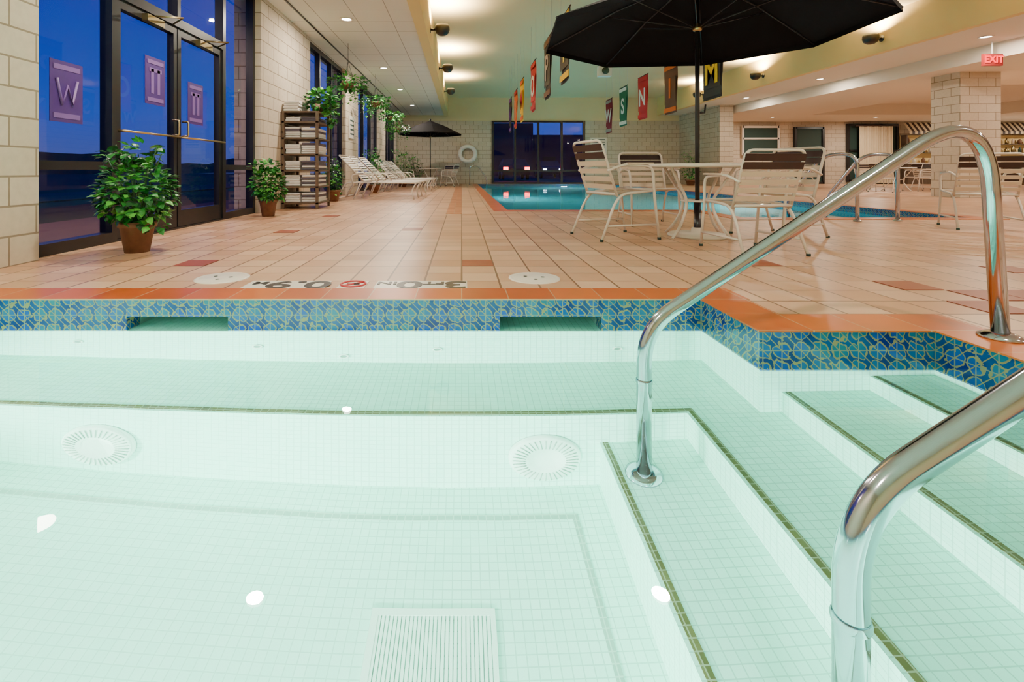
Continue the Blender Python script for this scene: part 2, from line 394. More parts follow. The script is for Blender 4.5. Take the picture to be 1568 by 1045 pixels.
# ---------------- windows
def glazing(name,y0,y1,vert,rails,door=None):
    b=MB(); x0,x1=-3.2,-3.09
    b.bx(x0,x1,y0,y1,0,.09,m_black); b.bx(x0,x1,y0,y1,3.17,3.27,m_black)
    for y in [y0+.03]+vert+[y1-.03]: b.bx(x0,x1,y-.035,y+.035,.09,3.17,m_black)
    for a,c,z in rails: b.bx(x0+.01,x1-.005,a,c,z-.035,z+.035,m_black)
    b.quad((-3.15,y0,.09),(-3.15,y1,.09),(-3.15,y1,3.17),(-3.15,y0,3.17),m_glass)
    return b.build(name)
m_refl=mat('reflection_purple',(0.07,0.02,0.20),0.5,var=0.3,scale=12)  # colour of banner reflections painted onto the glass
m_refl2=mat('reflection_mark',(0.20,0.10,0.36),0.5)
def reflection_panel(b,y,z,kind):  # thin panel standing in for a hanging banner mirrored in the glass
    b.bx(-3.140,-3.135,y-.16,y+.16,z-.24,z+.24,m_refl)
    b.bx(-3.134,-3.132,y-.13,y+.13,z-.21,z-.17,m_refl2); b.bx(-3.134,-3.132,y-.13,y+.13,z+.17,z+.21,m_refl2)
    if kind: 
        for d in (-.05,.05): b.bx(-3.134,-3.132,y+d-.022,y+d+.022,z-.13,z+.12,m_refl2)
        b.bx(-3.134,-3.132,y-.1,y+.1,z+.09,z+.13,m_refl2)
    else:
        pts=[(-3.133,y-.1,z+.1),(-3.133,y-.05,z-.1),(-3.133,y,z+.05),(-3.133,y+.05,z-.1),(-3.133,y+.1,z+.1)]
        b.tube(pts,.014,m_refl2,5)
glazing('window_1',3.43,4.34,[],[(3.43,4.34,.68)])
def door(name,y0,y1,hs):
    b=MB(); x0,x1=-3.18,-3.11
    b.bx(x0,x1,y0,y0+.06,.02,2.2,m_black); b.bx(x0,x1,y1-.06,y1,.02,2.2,m_black)
    b.bx(x0,x1,y0+.06,y1-.06,.02,.2,m_black); b.bx(x0,x1,y0+.06,y1-.06,2.12,2.2,m_black)
    b.quad((-3.145,y0+.06,.2),(-3.145,y1-.06,.2),(-3.145,y1-.06,2.12),(-3.145,y0+.06,2.12),m_glass)
    b.tube([(-3.11,y0+.03,1.0),(-3.05,y0+.03,1.0),(-3.05,y1-.03,1.0),(-3.11,y1-.03,1.0)],.011,m_brass,8)
    b.tube(fillet([(-3.11,hs,1.02),(-3.04,hs,1.02),(-3.04,hs,1.18),(-3.11,hs,1.18)],.02,3),.011,m_brass,8)
    b.bx(-3.11,-3.05,y0+.35,y0+.62,2.1,2.17,m_brass)
    b.tube([(-3.07,y0+.5,2.19),(-2.85,y0+.6,2.2),(-3.07,y0+.8,2.2)],.01,m_brass,6)
    b.build(name)
door('door_1',4.35,5.28,5.2); door('door_2',5.30,6.26,5.38)
for nm,y,z,k in (('banner_reflection',3.84,1.26,0),('banner_reflection',4.95,1.55,1),('banner_reflection',5.70,1.42,1)):
    b=MB(); reflection_panel(b,y,z,k); b.build(nm)
b=MB(); b.bx(-3.2,-3.09,4.34,6.27,2.205,2.30,m_black); b.bx(-3.2,-3.09,4.34,6.27,3.17,3.27,m_black); b.bx(-3.2,-3.09,4.34,6.27,0,.018,m_black)
b.bx(-3.2,-3.09,5.26,5.32,2.3,3.17,m_black); b.quad((-3.15,4.34,2.3),(-3.15,6.27,2.3),(-3.15,6.27,3.17),(-3.15,4.34,3.17),m_glass)
b.build('window_2')
glazing('window_3',6.27,7.23,[],[(6.27,7.23,.68)])
glazing('window_4',9.57,12.5,[10.55,11.5],[(9.57,12.5,.68)])
glazing('window_5',14,17.6,[15.2,16.4],[(14,17.6,.68)])
glazing('window_6',19,22,[20,21],[(19,22,.68)])
b=MB()
for x in [WX0+.04,2.53,3.64,4.75,WX1-.04]: b.bx(x-.05,x+.05,22.95,23.1,.0,3.0,m_black)
for z in (.04,.62,2.96): b.bx(WX0,WX1,22.96,23.1,z-.04,z+.04,m_black)
b.quad((WX0,23.05,0),(WX1,23.05,0),(WX1,23.05,3),(WX0,23.05,3),m_glass)
b.build('window_7')
def fwin(name,x0,x1,z0,z1,n,frame=m_black):
    b=MB(); b.bx(x0,x1,22.9,22.98,z0,z1,m_dark)
    for k in range(n+1):
        x=x0+(x1-x0)*k/n; b.bx(x-.05,x+.05,22.84,22.99,z0,z1,frame)
    b.bx(x0,x1,22.84,22.99,z1-.1,z1,frame); b.bx(x0,x1,22.84,22.99,z0,z0+.1,frame); b.bx(x0,x1,22.84,22.99,(z0+z1)/2-.04+.1,(z0+z1)/2+.04+.1,frame)
    b.build(name)
fwin('window_8',13.3,15.0,1.35,2.75,1,m_white)
fwin('door_3',15.8,17.1,0,2.7,1)
def curtain(name,x0,x1,z0,z1,y):
    b=MB(); n=80; vs=[]
    for i in range(n+1):
        x=x0+(x1-x0)*i/n; yy=y-.06*math.sin(i*1.1)-.03*math.sin(i*.37)
        vs+= [(x,yy,z0),(x,yy+.02,z1)]
    b.add(vs,[(2*i,2*i+2,2*i+3,2*i+1) for i in range(n)],m_curtain,True)
    b.tube([(x0-.2,y,z1+.03),(x1+.2,y,z1+.03)],.03,m_brown,8)
    b.build(name)
fwin('window_9',18.3,20.6,.1,2.85,3)
curtain('window_curtain',18.6,20.2,.05,2.7,22.6)
def valance(name,x0,x1,z0,z1,y):
    b=MB(); n=int((x1-x0)/.12)
    for i in range(n):
        a=x0+(x1-x0)*i/n; c=x0+(x1-x0)*(i+1)/n
        b.add([(a,y-.35,z0),(c,y-.35,z0),(c,y,z1),(a,y,z1),(a,y-.35,z0-.12),(c,y-.35,z0-.12)],[(0,1,2,3),(4,5,1,0)],m_brown if i%2 else m_curtain)
    b.build(name)
valance('striped_valance',20.8,23.4,2.45,2.9,22.8)
valance('striped_valance',25,29.5,2.45,2.9,22.8)
def backbar(x0,x1):
    b=MB()
    b.bx(x0,x1,22.55,22.98,0,.95,m_wood); b.bx(x0-.04,x1+.04,22.5,22.98,.95,1.0,m_wtile)
    b.bx(x0,x1,22.9,22.98,1.0,2.3,m_yel)
    for z in (1.45,1.85): b.bx(x0,x1,22.65,22.9,z,z+.03,m_wood)
    for x in (x0,x1-.04): b.bx(x,x+.04,22.6,22.9,1.0,2.3,m_wood)
    x=x0+.2
    while x<x1-.2:
        for z in (1.0,1.48,1.88):
            r=random.uniform(.05,.09); h=random.uniform(.18,.32)
            b.lathe([(.001,0),(r,0),(r,h*.7),(r*.5,h*.85),(r*.5,h),(.001,h)],(x,22.76,z),random.choice([m_white,m_terra,m_dark,m_brass,m_beige]),12)
        x+=random.uniform(.28,.45)
    b.build('back_bar')
backbar(20.8,23.4); backbar(25,29.4)
b=MB(); b.bx(21.4,29.0,20.9,21.5,0,1.0,m_wood); b.bx(21.3,29.1,20.8,21.6,1.0,1.06,m_wtile)
for k in range(8): b.bx(21.6+k*.9,22.3+k*.9,20.88,20.9,.1,.9,m_brown)
b.build('serving_counter')

# ---------------- lights
def area(name,loc,rot,size,en,c=(1,.87,.70),shape='DISK',spread=180):
    l=bpy.data.lights.new(name,'AREA'); l.shape=shape; l.size=size; l.energy=en; l.color=c; l.spread=math.radians(spread)
    o=bpy.data.objects.new(name,l); o.location=loc; o.rotation_euler=rot; COL.objects.link(o); return o
def downlight(x,y,z,en=70):
    b=MB(); b.lathe([(.075,.012),(.085,-.006),(.115,-.012),(.12,0)],(0,0,0),m_white,24)
    n=20; b.add([(.078*math.cos(2*math.pi*k/n),.078*math.sin(2*math.pi*k/n),.002) for k in range(n)],[tuple(range(n))],m_lamp)
    o=b.build('recessed_downlight',(x,y,z-.004))
    a=area('downlight_lamp',(x,y,z-.03),(0,0,0),.16,en); a.parent=o; a.location=(0,0,-.025)
for y in (.6,4.7,8.4,12.4,15.7,19.5): downlight(-2.0,y,3.27,92)
for x in (1.94,6.0,10.0):
    for y in (.3,4.73): downlight(x,y,3.27,84)  # unseen downlights, all but the one mirrored in the spa added to brighten room
for y in (9.5,13.9,17.5): downlight(10.3,y,3.27,60)
for x in (13.5,18,23,27):
    for y in (9.5,12.4,21): downlight(x,y,2.95,88)
def sconce(x,y,z,side):
    b=MB()
    prof=[(0.001,-.13),(.07,-.12),(.125,-.08),(.155,-.01),(.15,.06),(.13,.10),(.12,.10),(.14,.05),(.14,0),(.1,-.07),(.001,-.1)]
    b.lathe(prof,(0,0,0),m_black,24)
    b.tube([(side*.15,0,0),(side*.24,0,0)],.025,m_black,10)
    b.tube([(side*.235,0,0),(side*.245,0,0)],.07,m_black,16)
    b.lathe([(.001,.05),(.05,.03),(.06,-.02),(.03,-.06),(.001,-.07)],(0,0,0),m_bulb,12)
    o=b.build('wall_uplight',(x,y,z))
    l=bpy.data.lights.new('uplight_lamp','SPOT'); l.energy=620; l.color=(1,.77,.44); l.spot_size=math.radians(158); l.spot_blend=.8; l.shadow_soft_size=.06
    s=bpy.data.objects.new('uplight_lamp',l); COL.objects.link(s); s.parent=o; s.location=(0,0,.11); s.rotation_euler=(math.pi,0,0)
for y in (7.2,9.95,13.7,17.7): sconce(-.40,y,3.54,-1)
for y in (7.4,10.7,14.9,18.6): sconce(9.05,y,3.56,1)
def poollamp(name,loc,rz,en,size=.3,c=(1,1,.95),tilt=0.0):
    b=MB(); 
    R=Matrix.Rotation(rz,3,'Z')
    n=20
    pts=[R@Vector((.13*math.cos(2*math.pi*k/n),0,.13*math.sin(2*math.pi*k/n))) for k in range(n)]
    b.tube(pts,.012,m_chrome,6,True); b.add([p*.95 for p in pts],[tuple(range(n))],m_lamp)
    o=b.build(name,loc)
    a=area(name+'_lamp',loc,(0,0,0),size,en,c); a.parent=o; d=R@Vector((0,.05+.12*tilt,0)); a.location=d
    a.rotation_euler=(R@Vector((0,1,-tilt))).to_track_quat('-Z','Y').to_euler()
poollamp('spa_light',(-2.68,.9,-.36),-math.pi/2,230,c=(1,.98,.86),tilt=.45)
poollamp('spa_light',(-1.3,-1.17,-.36),0,250,c=(1,.98,.84),tilt=.55)
poollamp('spa_light',(0.2,-1.17,-.36),0,95,c=(.95,1,.98),tilt=.45)
poollamp('pool_light',(4.75,22.46,-.5),math.pi,260)
poollamp('pool_light',(.75,14,-.6),-math.pi/2,200)
poollamp('pool_light',(6.87,11,-.6),math.pi/2,160)

# ---------------- spa handrails
def rail(Yb,Yt):
    b=MB(); r=.0265
    pts=fillet([(.66,Yb,-.765),(.66,Yb,.07),(1.97,(Yb+Yt)/2+.03,.90),(2.04,Yt,0.01)],[.13,.33],14)
    b.tube(pts,r,m_chrome,20)
    for x,y,z in ((.66,Yb,-.769),(2.04,Yt,0.007)):
        b.lathe([(.001,.022),(.03,.022),(.045,.018),(.065,.006),(.066,0),(.001,0)],(x,y,z),m_chrome,28)
    b.lathe([(.028,.0),(.0295,.004),(.0295,.012),(.028,.016)],(.66,Yb,-.13),m_chrome,20)
    b.build('spa_handrail')
rail(1.75,1.83); rail(.82,.82)
def prail(x,y,rz):
    b=MB()
    b.tube(fillet([(0,0,0.01),(0,0,.85),(-.35,0,.85),(-.75,0,.25),(-.75,0,-.2)],.16,8),.022,m_chrome,12)
    b.lathe([(.001,.02),(.03,.02),(.05,.0)],(0,0,0.007),m_chrome,16)
    return b.build('pool_handrail',(x,y,0),rz)
prail(4.95,6.05,-.9); prail(5.5,6.1,-.9); prail(.35,21.2,math.pi); 

# ---------------- deck fittings and markings
def lid(x,y):
    b=MB(); b.lathe([(.001,.006),(.125,.006),(.13,.004),(.135,.006),(.15,.004),(.152,0)],(0,0,0),m_wtile,36)
    for dx,dy in ((.05,0),(-.05,.02),(0,-.06)): b.lathe([(.001,.008),(.012,.0075)],(dx,dy,0),m_dark,10)
    b.build('skimmer_lid',(x,y,0))
lid(-1.42,2.87); lid(.43,2.87)
b=MB(); b.bx(-.48,.03,2.605,2.79,0,.003,m_wtile); b.bx(-1.2,-.745,2.605,2.79,0,.003,m_wtile); b.bx(-.68,-.53,2.605,2.79,0,.003,m_wtile)
mk=b.build('depth_marking_tiles')
RF=Matrix.Rotation(math.pi,4,'Z')@Matrix.Diagonal((1.35,1,1,1))
def ft(s,x,y,size,m): text(s,size,m,mk,Matrix.Translation((x,y,.004))@RF,0.001)
ft('3',-.035,2.70,.22,m_text); ft('FT',-.155,2.73,.085,m_text); ft('0',-.29,2.70,.22,m_text); ft('IN',-.42,2.73,.085,m_text)
ft('0',-.80,2.70,.22,m_text); ft('.9',-.98,2.70,.22,m_text); ft('M',-1.13,2.73,.085,m_text)
b=MB(); pts=[(-.605+.068*math.cos(a*math.pi/12),2.70+.068*math.sin(a*math.pi/12),.006) for a in range(24)]
b.tube(pts,.006,m_rtext,5,True); b.tube([(-.65,2.66,.006),(-.56,2.74,.006)],.005,m_rtext,5); b.tube([(-.64,2.70,.005),(-.57,2.70,.005)],.004,m_text,5)
o=b.build('no_diving_symbol'); o.parent=mk

# ---------------- furniture
def chair_mesh():
    b=MB(); r=.0125; w=.27; HB=.86
    for s in (-1,1):
        x=s*w
        b.tube(fillet([(x*1.02,.27,0),(x,.22,.40),(x*1.05,.20,.64),(x*1.05,-.10,.66),(x,-.26,.60)],.08,6),r,m_white,8)
        b.tube(fillet([(x*1.05,-.33,0),(x,-.20,.30),(x*.98,-.12,.40),(x*.98,.24,.43)],.07,6),r,m_white,8)
        b.tube([(x*1.02,.27,0),(x*1.02,.27,.02)],.017,m_dark,8); b.tube([(x*1.05,-.33,0),(x*1.05,-.33,.02)],.017,m_dark,8)
        b.obx((x*1.05,.06,.665),(.045,.26,.014),Matrix.Identity(3),m_beige)
        b.tube([(x*1.02,.255,.13),(x*1.03,-.275,.13)],r*.8,m_white,6)
    b.tube(fillet([(-w*.98,-.16,.38),(-w*.98,-.33,HB),(w*.98,-.33,HB),(w*.98,-.16,.38)],.07,8),r,m_white,8)
    b.tube([(-w*.98,.24,.43),(w*.98,.24,.43)],r,m_white,8); b.tube([(-w*.98,-.17,.40),(w*.98,-.17,.40)],r,m_white,8)
    for k in range(7):
        y=.205-k*.058; z=.428-.03*k/6
        n=6; vs=[]
        for i in range(n+1):
            t=-1+2*i/n; zz=z-.018*(1-t*t)
            vs+=[(t*w,y-.022,zz),(t*w,y+.022,zz),(t*w,y+.022,zz+.005),(t*w,y-.022,zz+.005)]
        fs=[]
        for i in range(n):
            for q in range(4): fs.append((i*4+q,i*4+(q+1)%4,(i+1)*4+(q+1)%4,(i+1)*4+q))
        b.add(vs,fs,m_beige,False)
    dz=HB-.38; ang=math.atan2(.17,dz)
    Rb=Matrix.Rotation(ang,3,'X')
    for k in range(6):
        t=.17+.142*k; y=-.16-.17*t; z=.38+dz*t
        m=m_brown if k>=4 else m_beige
        b.obx((0,y-.012,z),(2*w,.006,.044 if k<4 else .060),Rb,m)
    return b
cm=chair_mesh(); c0=cm.build('dining_chair',(1.50,4.68,0),-math.pi/2+.25)
c0.scale=(1,1,1.06)
me=c0.data
for (x,y,r,s) in [(2.22,5.75,math.pi-.05,1),(2.30,3.88,.10,.92),(3.08,4.75,math.pi/2+.35,1),(5.72,5.35,-.5,.95),(6.95,5.2,.9,.95),(6.2,4.0,-1.2,.95)]:
    inst(me,'dining_chair',(x,y,0),r,(min(s,1)*.98,min(s,1),s))
def table_mesh(umb=True):
    b=MB(); 
    b.lathe([(.03,.705),(.45,.705),(.47,.695),(.47,.725),(.45,.735),(.03,.728),(.03,.705)],(0,0,0),m_white,48)
    for k in range(4):
        a=k*math.pi/2+.5; c,s=math.cos(a),math.sin(a)
        b.tube(fillet([(.38*c,.38*s,.705),(.28*c,.28*s,.55),(.13*c,.13*s,.35),(.24*c,.24*s,.12),(.36*c,.36*s,0)],.12,6),.014,m_white,8)
    pts=[(.14*math.cos(a*math.pi/12),.14*math.sin(a*math.pi/12),.36) for a in range(24)]
    b.tube(pts,.01,m_white,6,True)
    return b
tb=table_mesh().build('patio_table',(2.29,4.7,0)); tb.scale=(1,1,.96)
def umbrella(x,y,rot,R=1.6,zr=2.0,za=2.55,sc=1):
    b=MB()
    n=8; rings=[(0,za),(R*.5,za-(za-zr)*.42),(R,zr)]
    vs=[(0,0,za)]; 
    for (r,z) in rings[1:]:
        for k in range(n*4):
            a=rot+2*math.pi*k/(n*4); q=k%4; ia=(a-rot)%(math.pi/4)-math.pi/8
            rr=r*math.cos(math.pi/8)/math.cos(ia); 
            vs.append((rr*math.cos(a),rr*math.sin(a),z))
    m=n*4; fs=[(0,1+k,1+(k+1)%m) for k in range(m)]+[(1+k,1+m+k,1+m+(k+1)%m,1+(k+1)%m) for k in range(m)]
    b.add(vs,fs,m_blackfab)
    vs2=[(v[0],v[1],v[2]) for v in vs[1+m:]]; vs2+=[(v[0]*1.003,v[1]*1.003,v[2]-.05) for v in vs[1+m:]]
    b.add(vs2,[(k,(k+1)%m,m+(k+1)%m,m+k) for k in range(m)],m_blackfab)
    for k in range(n):
        a=rot+2*math.pi*k/n; c,s=math.cos(a),math.sin(a)
        b.tube([(0.03*c,.03*s,za-.03),(R*.5*c,R*.5*s,za-(za-zr)*.42-.014),(R*c,R*s,zr-.012)],.008,m_black,6)
        b.tube([(0.04*c,.04*s,2.03),(R*.55*c,R*.55*s,za-(za-zr)*.5-.02)],.006,m_black,6)
        b.lathe([(.001,.012),(.012,0),(.001,-.012)],(R*c,R*s,zr-.012),m_black,8)
    b.lathe([(.02,-.04),(.04,-.03),(.045,0),(.03,.03),(.02,.04)],(0,0,2.03),m_brass,16)
    b.tube([(0,0,.05),(0,0,za+.05)],.021,m_black,14)
    b.lathe([(.001,.09),(.02,.09),(.04,.04),(.04,.0)],(0,0,za),m_black,12)
    b.tube([(.02,0,1.2),(.07,0,1.2),(.08,0,1.28)],.009,m_black,6)
    b.lathe([(.001,.09),(.05,.085),(.06,.04),(.25,.03),(.27,.015),(.27,0),(.001,0)],(0,0,0),m_white,36)
    b.lathe([(.028,.05),(.03,.32),(.034,.33),(.034,.05)],(0,0,0),m_black,16)
    b.build('patio_umbrella',(x,y,0))
umbrella(2.29,4.7,math.radians(17),R=1.52)
umbrella(-1.3,20,math.radians(10),R=1.30,zr=2.15,za=2.7)
for (x,y) in [(-1.3,20),(13.3,14.8),(16.5,16.5),(11.6,17.2),(6.98,4.2)]:
    inst(tb.data,'patio_table',(x,y,0),.3)
for (x,y,r) in [(-.7,20.7,2.5),(-2.2,20.0,-1.5),(-.5,19.5,1.2),(12.5,14.3,-1.0),(14.2,15.0,1.5),(13.3,15.8,3.1),(15.6,16.2,-1.3),(17.4,16.7,1.6),(10.8,16.7,-1),(12.4,17.6,1.7)]:
    inst(me,'dining_chair',(x,y,0),r)
def chaise_mesh():
    b=MB(); r=.015; w=.32
    for s in (-1,1):
        y=s*w
        b.tube([(-.25,y,.37),(.95,y,.36)],r,m_white,8)
        b.tube(fillet([(-.85,y*.95,0),(-.62,y,.37),(-.2,y,.37)],.1,5),r,m_white,8)
        b.tube(fillet([(.95,y,.36),(.85,y,.2),(.9,y*.98,0)],.08,5),r,m_white,8)
        b.tube(fillet([(-.45,y,.0),(-.3,y,.36)],.08,5),r,m_white,8)
        b.tube(fillet([(-.45,y*1.08,.30),(-.5,y*1.08,.55),(-.05,y*1.08,.56),(.1,y*1.05,.37)],.09,6),r,m_white,8)
    b.tube([(.95,-w,.36),(.95,w,.36)],r,m_white,8); b.tube([(-.85,-w*.95,.02),(-.85,w*.95,.02)],r,m_white,8)
    b.tube(fillet([(-.2,-w*.97,.38),(-.80,-w*.97,.98),(-.80,w*.97,.98),(-.2,w*.97,.38)],.08,6),r,m_white,8)
    for k in range(17):
        x=-.12+k*.063; b.bx(x-.021,x+.021,-w,w,.372,.378,m_ws)
    Rb=Matrix.Rotation(math.radians(45),3,'Y')
    for k in range(10):
        t=.06+k*.094; b.obx((-.2-.6*t,0,.39+.6*t),(.048,2*w,.006),Rb,m_ws)
    return b
ch=chaise_mesh().build('chaise_lounge',(-1.92,11.0,0),-.08)
for i,y in enumerate((11.95,12.9,14.7,15.7,16.7,17.7)): inst(ch.data,'chaise_lounge',(-1.92+.03*(i%3),y,0),-.06-.03*(i%2))

# ---------------- plants
def leafs(b,c,rx,ry,rz,n,size,drop=0):
    for i in range(n):
        while True:
            p=Vector((random.uniform(-1,1),random.uniform(-1,1),random.uniform(-1,1)))
            if .25<p.length<1: break
        if random.random()<.6: p=p.normalized()*random.uniform(.8,1.05)
        P=Vector(c)+Vector((p.x*rx,p.y*ry,p.z*rz))
        d=Vector((p.x+random.uniform(-.5,.5),p.y+random.uniform(-.5,.5),p.z*.6+random.uniform(-.5,.3))).normalized()
        s=size*random.uniform(.6,1.25)
        side=d.cross(Vector((random.uniform(-.4,.4),random.uniform(-.4,.4),1))).normalized(); nr=side.cross(d)
        pts=[P,P+d*s*.25+side*s*.42,P+d*s*.62+side*s*.34,P+d*s*1.05-nr*s*.18,P+d*s*.62-side*s*.34,P+d*s*.25-side*s*.42,P+d*s*.5+nr*s*.08]
        b.add(pts,[(0,1,6),(1,2,6),(2,3,6),(3,4,6),(4,5,6),(5,0,6)],random.choice([m_leaf1,m_leaf1,m_leaf2,m_leaf3]))
def potted(x,y,h,w,n=420,pot=.14,name='potted_ivy_plant'):
    b=MB(); ph=.24
    b.lathe([(.001,.0),(pot*.68,0),(pot*.95,ph*.82),(pot*1.06,ph*.83),(pot*1.08,ph),(pot*.96,ph),(pot*.9,ph*.85),(.001,ph*.85)],(0,0,0),m_terra,28)
    b.lathe([(.001,.0),(pot*.88,0)],(0,0,ph*.86),m_soil,16)
    for k in range(16):
        a=random.uniform(0,6.28); r=random.uniform(.2,.8)*w/2; z=random.uniform(.55,.95)*h
        b.tube([(0.03*math.cos(a),.03*math.sin(a),ph*.85),(r*.5*math.cos(a),r*.5*math.sin(a),z*.7),(r*math.cos(a),r*math.sin(a),z)],.004,m_leaf3,5)
    zc=(ph*.9+h*.82)/2
    leafs(b,(0,0,zc),w*.43,w*.43,(h*.82-ph*.9)/2,n,.068)
    for k in range(6):
        a=random.uniform(0,6.28); leafs(b,(w*.36*math.cos(a),w*.36*math.sin(a),random.uniform(.28,.6)*h),w*.13,w*.13,h*.12,int(n*.05),.06)
    leafs(b,(w*.05,0,h*.88),w*.22,w*.2,h*.1,int(n*.08),.07)
    leafs(b,(-w*.34,0,h*.86),w*.17,w*.12,h*.05,int(n*.06),.065)
    b.build(name,(x,y,0))
potted(-2.55,3.80,.88,.58,620,.125); potted(-2.70,6.75,.80,.50,480,.12)
potted(-2.65,10.0,.9,.45,250); potted(-2.5,13.85,1.3,.6,300,.18); potted(-2.3,18.8,1.6,.9,300,.2); potted(-2.2,22.2,1.5,1.0,250,.2)
potted(9.7,20.5,1.5,.8,250,.2)
def hanging(x,y,z,top,w=.5):
    b=MB(); b.lathe([(.001,-.12),(.1,-.12),(.14,0),(.15,.01),(.13,0),(.001,-.02)],(0,0,0),m_terra,18)
    for k in range(3):
        a=k*2.1; b.tube([(.13*math.cos(a),.13*math.sin(a),0),(0,0,.45),(0,0,top-z)],.004,m_black,5)
    leafs(b,(0,0,.02),w*.5,w*.5,.16,200,.085)
    for k in range(5):
        a=random.uniform(0,6.28); leafs(b,(w*.35*math.cos(a),w*.35*math.sin(a),-.22),.09,.09,.22,22,.07)
    b.build('hanging_plant',(x,y,z))
hanging(-2.35,10.0,2.45,3.27,.8); hanging(-2.35,13.2,2.5,3.27,.8); hanging(-2.35,16.0,2.4,3.27,.9); hanging(-2.4,18.2,2.2,3.27,.9)
def trailing(x,y,z):
    b=MB(); b.lathe([(.001,0),(.09,0),(.12,.17),(.1,.16),(.001,.15)],(0,0,0),m_terra,16)
    leafs(b,(0.06,-.05,.22),.26,.24,.17,300,.09); leafs(b,(.27,-.16,.0),.10,.10,.20,110,.075)
    return b.build('trailing_plant',(x,y,z))
SX0,SX1,SY0,SY1=-2.98,-2.38,8.0,8.75
b=MB()
for x in (SX0,SX1-.04):
    for y in (SY0,SY1-.04): b.bx(x,x+.04,y,y+.04,0,1.6,m_wood)
sh=[.08,.35,.62,.89,1.16,1.43]
for z in sh: b.bx(SX0,SX1,SY0,SY1,z,z+.025,m_wood)
b.bx(SX0,SX1,SY0,SY1,1.6,1.625,m_wood)
for z in sh[:-1]:
    b.bx(SX0,SX0+.02,SY0,SY1,z+.1,z+.13,m_wood)
shelf=b.build('towel_shelf')
b=MB()
def towel(x,y,z,wx,wy,h,m):
    prof=[]
    for k in range(10):
        a=math.pi*k/9-math.pi/2; prof.append((wy/2-h/2+h/2*math.cos(a),h/2+h/2*math.sin(a)))
    prof+=[(-wy/2,h*.95),(-wy/2,h*.05)]
    n=len(prof); vs=[(x+sx*wx/2,y-p[0],z+p[1]) for sx in (-1,1) for p in prof]
    fs=[(i,(i+1)%n,n+(i+1)%n,n+i) for i in range(n)]+[tuple(range(n)),tuple(range(2*n-1,n-1,-1))]
    b.add(vs,fs,m,False)
for i,z in enumerate(sh):
    for col in (0,1):
        zz=z+.026
        top=.18 if i<5 else .08
        while zz<z+top:
            h=random.uniform(.032,.045)
            m=m_towel if random.random()<(.93 if col==0 else .65) else m_toweld
            towel(-2.82+col*.27+random.uniform(-.008,.008),8.37+random.uniform(-.015,.015),zz,.24,.6,h,m); zz+=h+.001
zz=1.627
for k in range(4):
    towel(-2.84+random.uniform(-.02,.02),8.32,zz,.25,.5,.045,m_towel); zz+=.046
tw=b.build('folded_towels'); tw.parent=shelf
trailing(-2.50,8.45,1.627)

# ---------------- banners
def banner(x,y,zc,w,h,m1,m2,letter,m3,tilt=0):
    b=MB(); n=8
    vs=[]
    for i in range(n+1):
        for j in range(7):
            yy=-w/2+w*i/n; vs.append((.015*math.sin(j*.9+i*.5),yy,h/2-h*j/6))
    fs=[(i*7+j,(i+1)*7+j,(i+1)*7+j+1,i*7+j+1) for i in range(n) for j in range(6)]
    b.add(vs,fs,m1,True)
    b.bx(-.02,-.018,-w/2+.04,w/2-.04,-h*.30,h*.22,m1)
    for z in (h/2-.09,-h/2+.09): b.bx(-.024,-.02,-w/2+.02,w/2-.02,z-.05,z+.05,m2)
    b.tube([(0,-w/2-.03,h/2),(0,w/2+.03,h/2)],.01,m_brown,6)
    for s in (-1,1): b.tube([(0,s*w/2,h/2),(0,s*w/2,4.1-zc)],.003,m_white,4)
    o=b.build('hanging_banner',(x,y,zc))
    R=Matrix(((0,0,-1,0),(-1,0,0,0),(0,1,0,0),(0,0,0,1)))
    text(letter,w*.95,m3,o,Matrix.Translation((x-.03,y,zc-.02))@R,0.002)
    # motto line below the emblem
def fab(n,c): return mat('banner_'+n,c,0.75,var=0.1)
fr=fab('red',(.50,.012,.02)); fw=fab('white',(.8,.8,.78)); fg=fab('green',(.0,.10,.06)); fk=fab('black',(.01,.01,.012)); fy=fab('yellow',(.85,.55,.01)); fo=fab('orange',(.65,.12,.01)); fb=fab('blue',(.01,.03,.2)); fbr=fab('brown',(.10,.04,.02)); fp=fab('purple',(.12,.02,.25)); fm=fab('maroon',(.22,.01,.03)); fgr=fab('grey',(.35,.33,.32))
for a in [(4.85,9.35,2.55,.72,1.05,fk,fk,'M',fy),(4.8,11.1,2.52,.66,1.15,fbr,fo,'I',fo),(4.8,12.8,2.57,.66,1.15,fr,fr,'N',fw),(4.75,14.2,2.52,.66,1.15,fg,fw,'S',fw),(5.0,16.4,2.48,.66,1.15,fm,fgr,'W',fw),
          (1.65,7.7,2.6,.7,1.1,fk,fy,'I',fy),(1.65,9.25,2.6,.7,1.15,fk,fbr,'P',fgr),(1.68,11.3,2.6,.7,1.15,fr,fr,'O',fw),(1.65,13.2,2.55,.7,1.15,fy,fo,'M',fr),(1.65,14.7,2.5,.7,1.15,fo,fr,'I',fw),(1.65,16.3,2.5,.7,1.15,fk,fp,'N',fp)]:
    banner(*a)

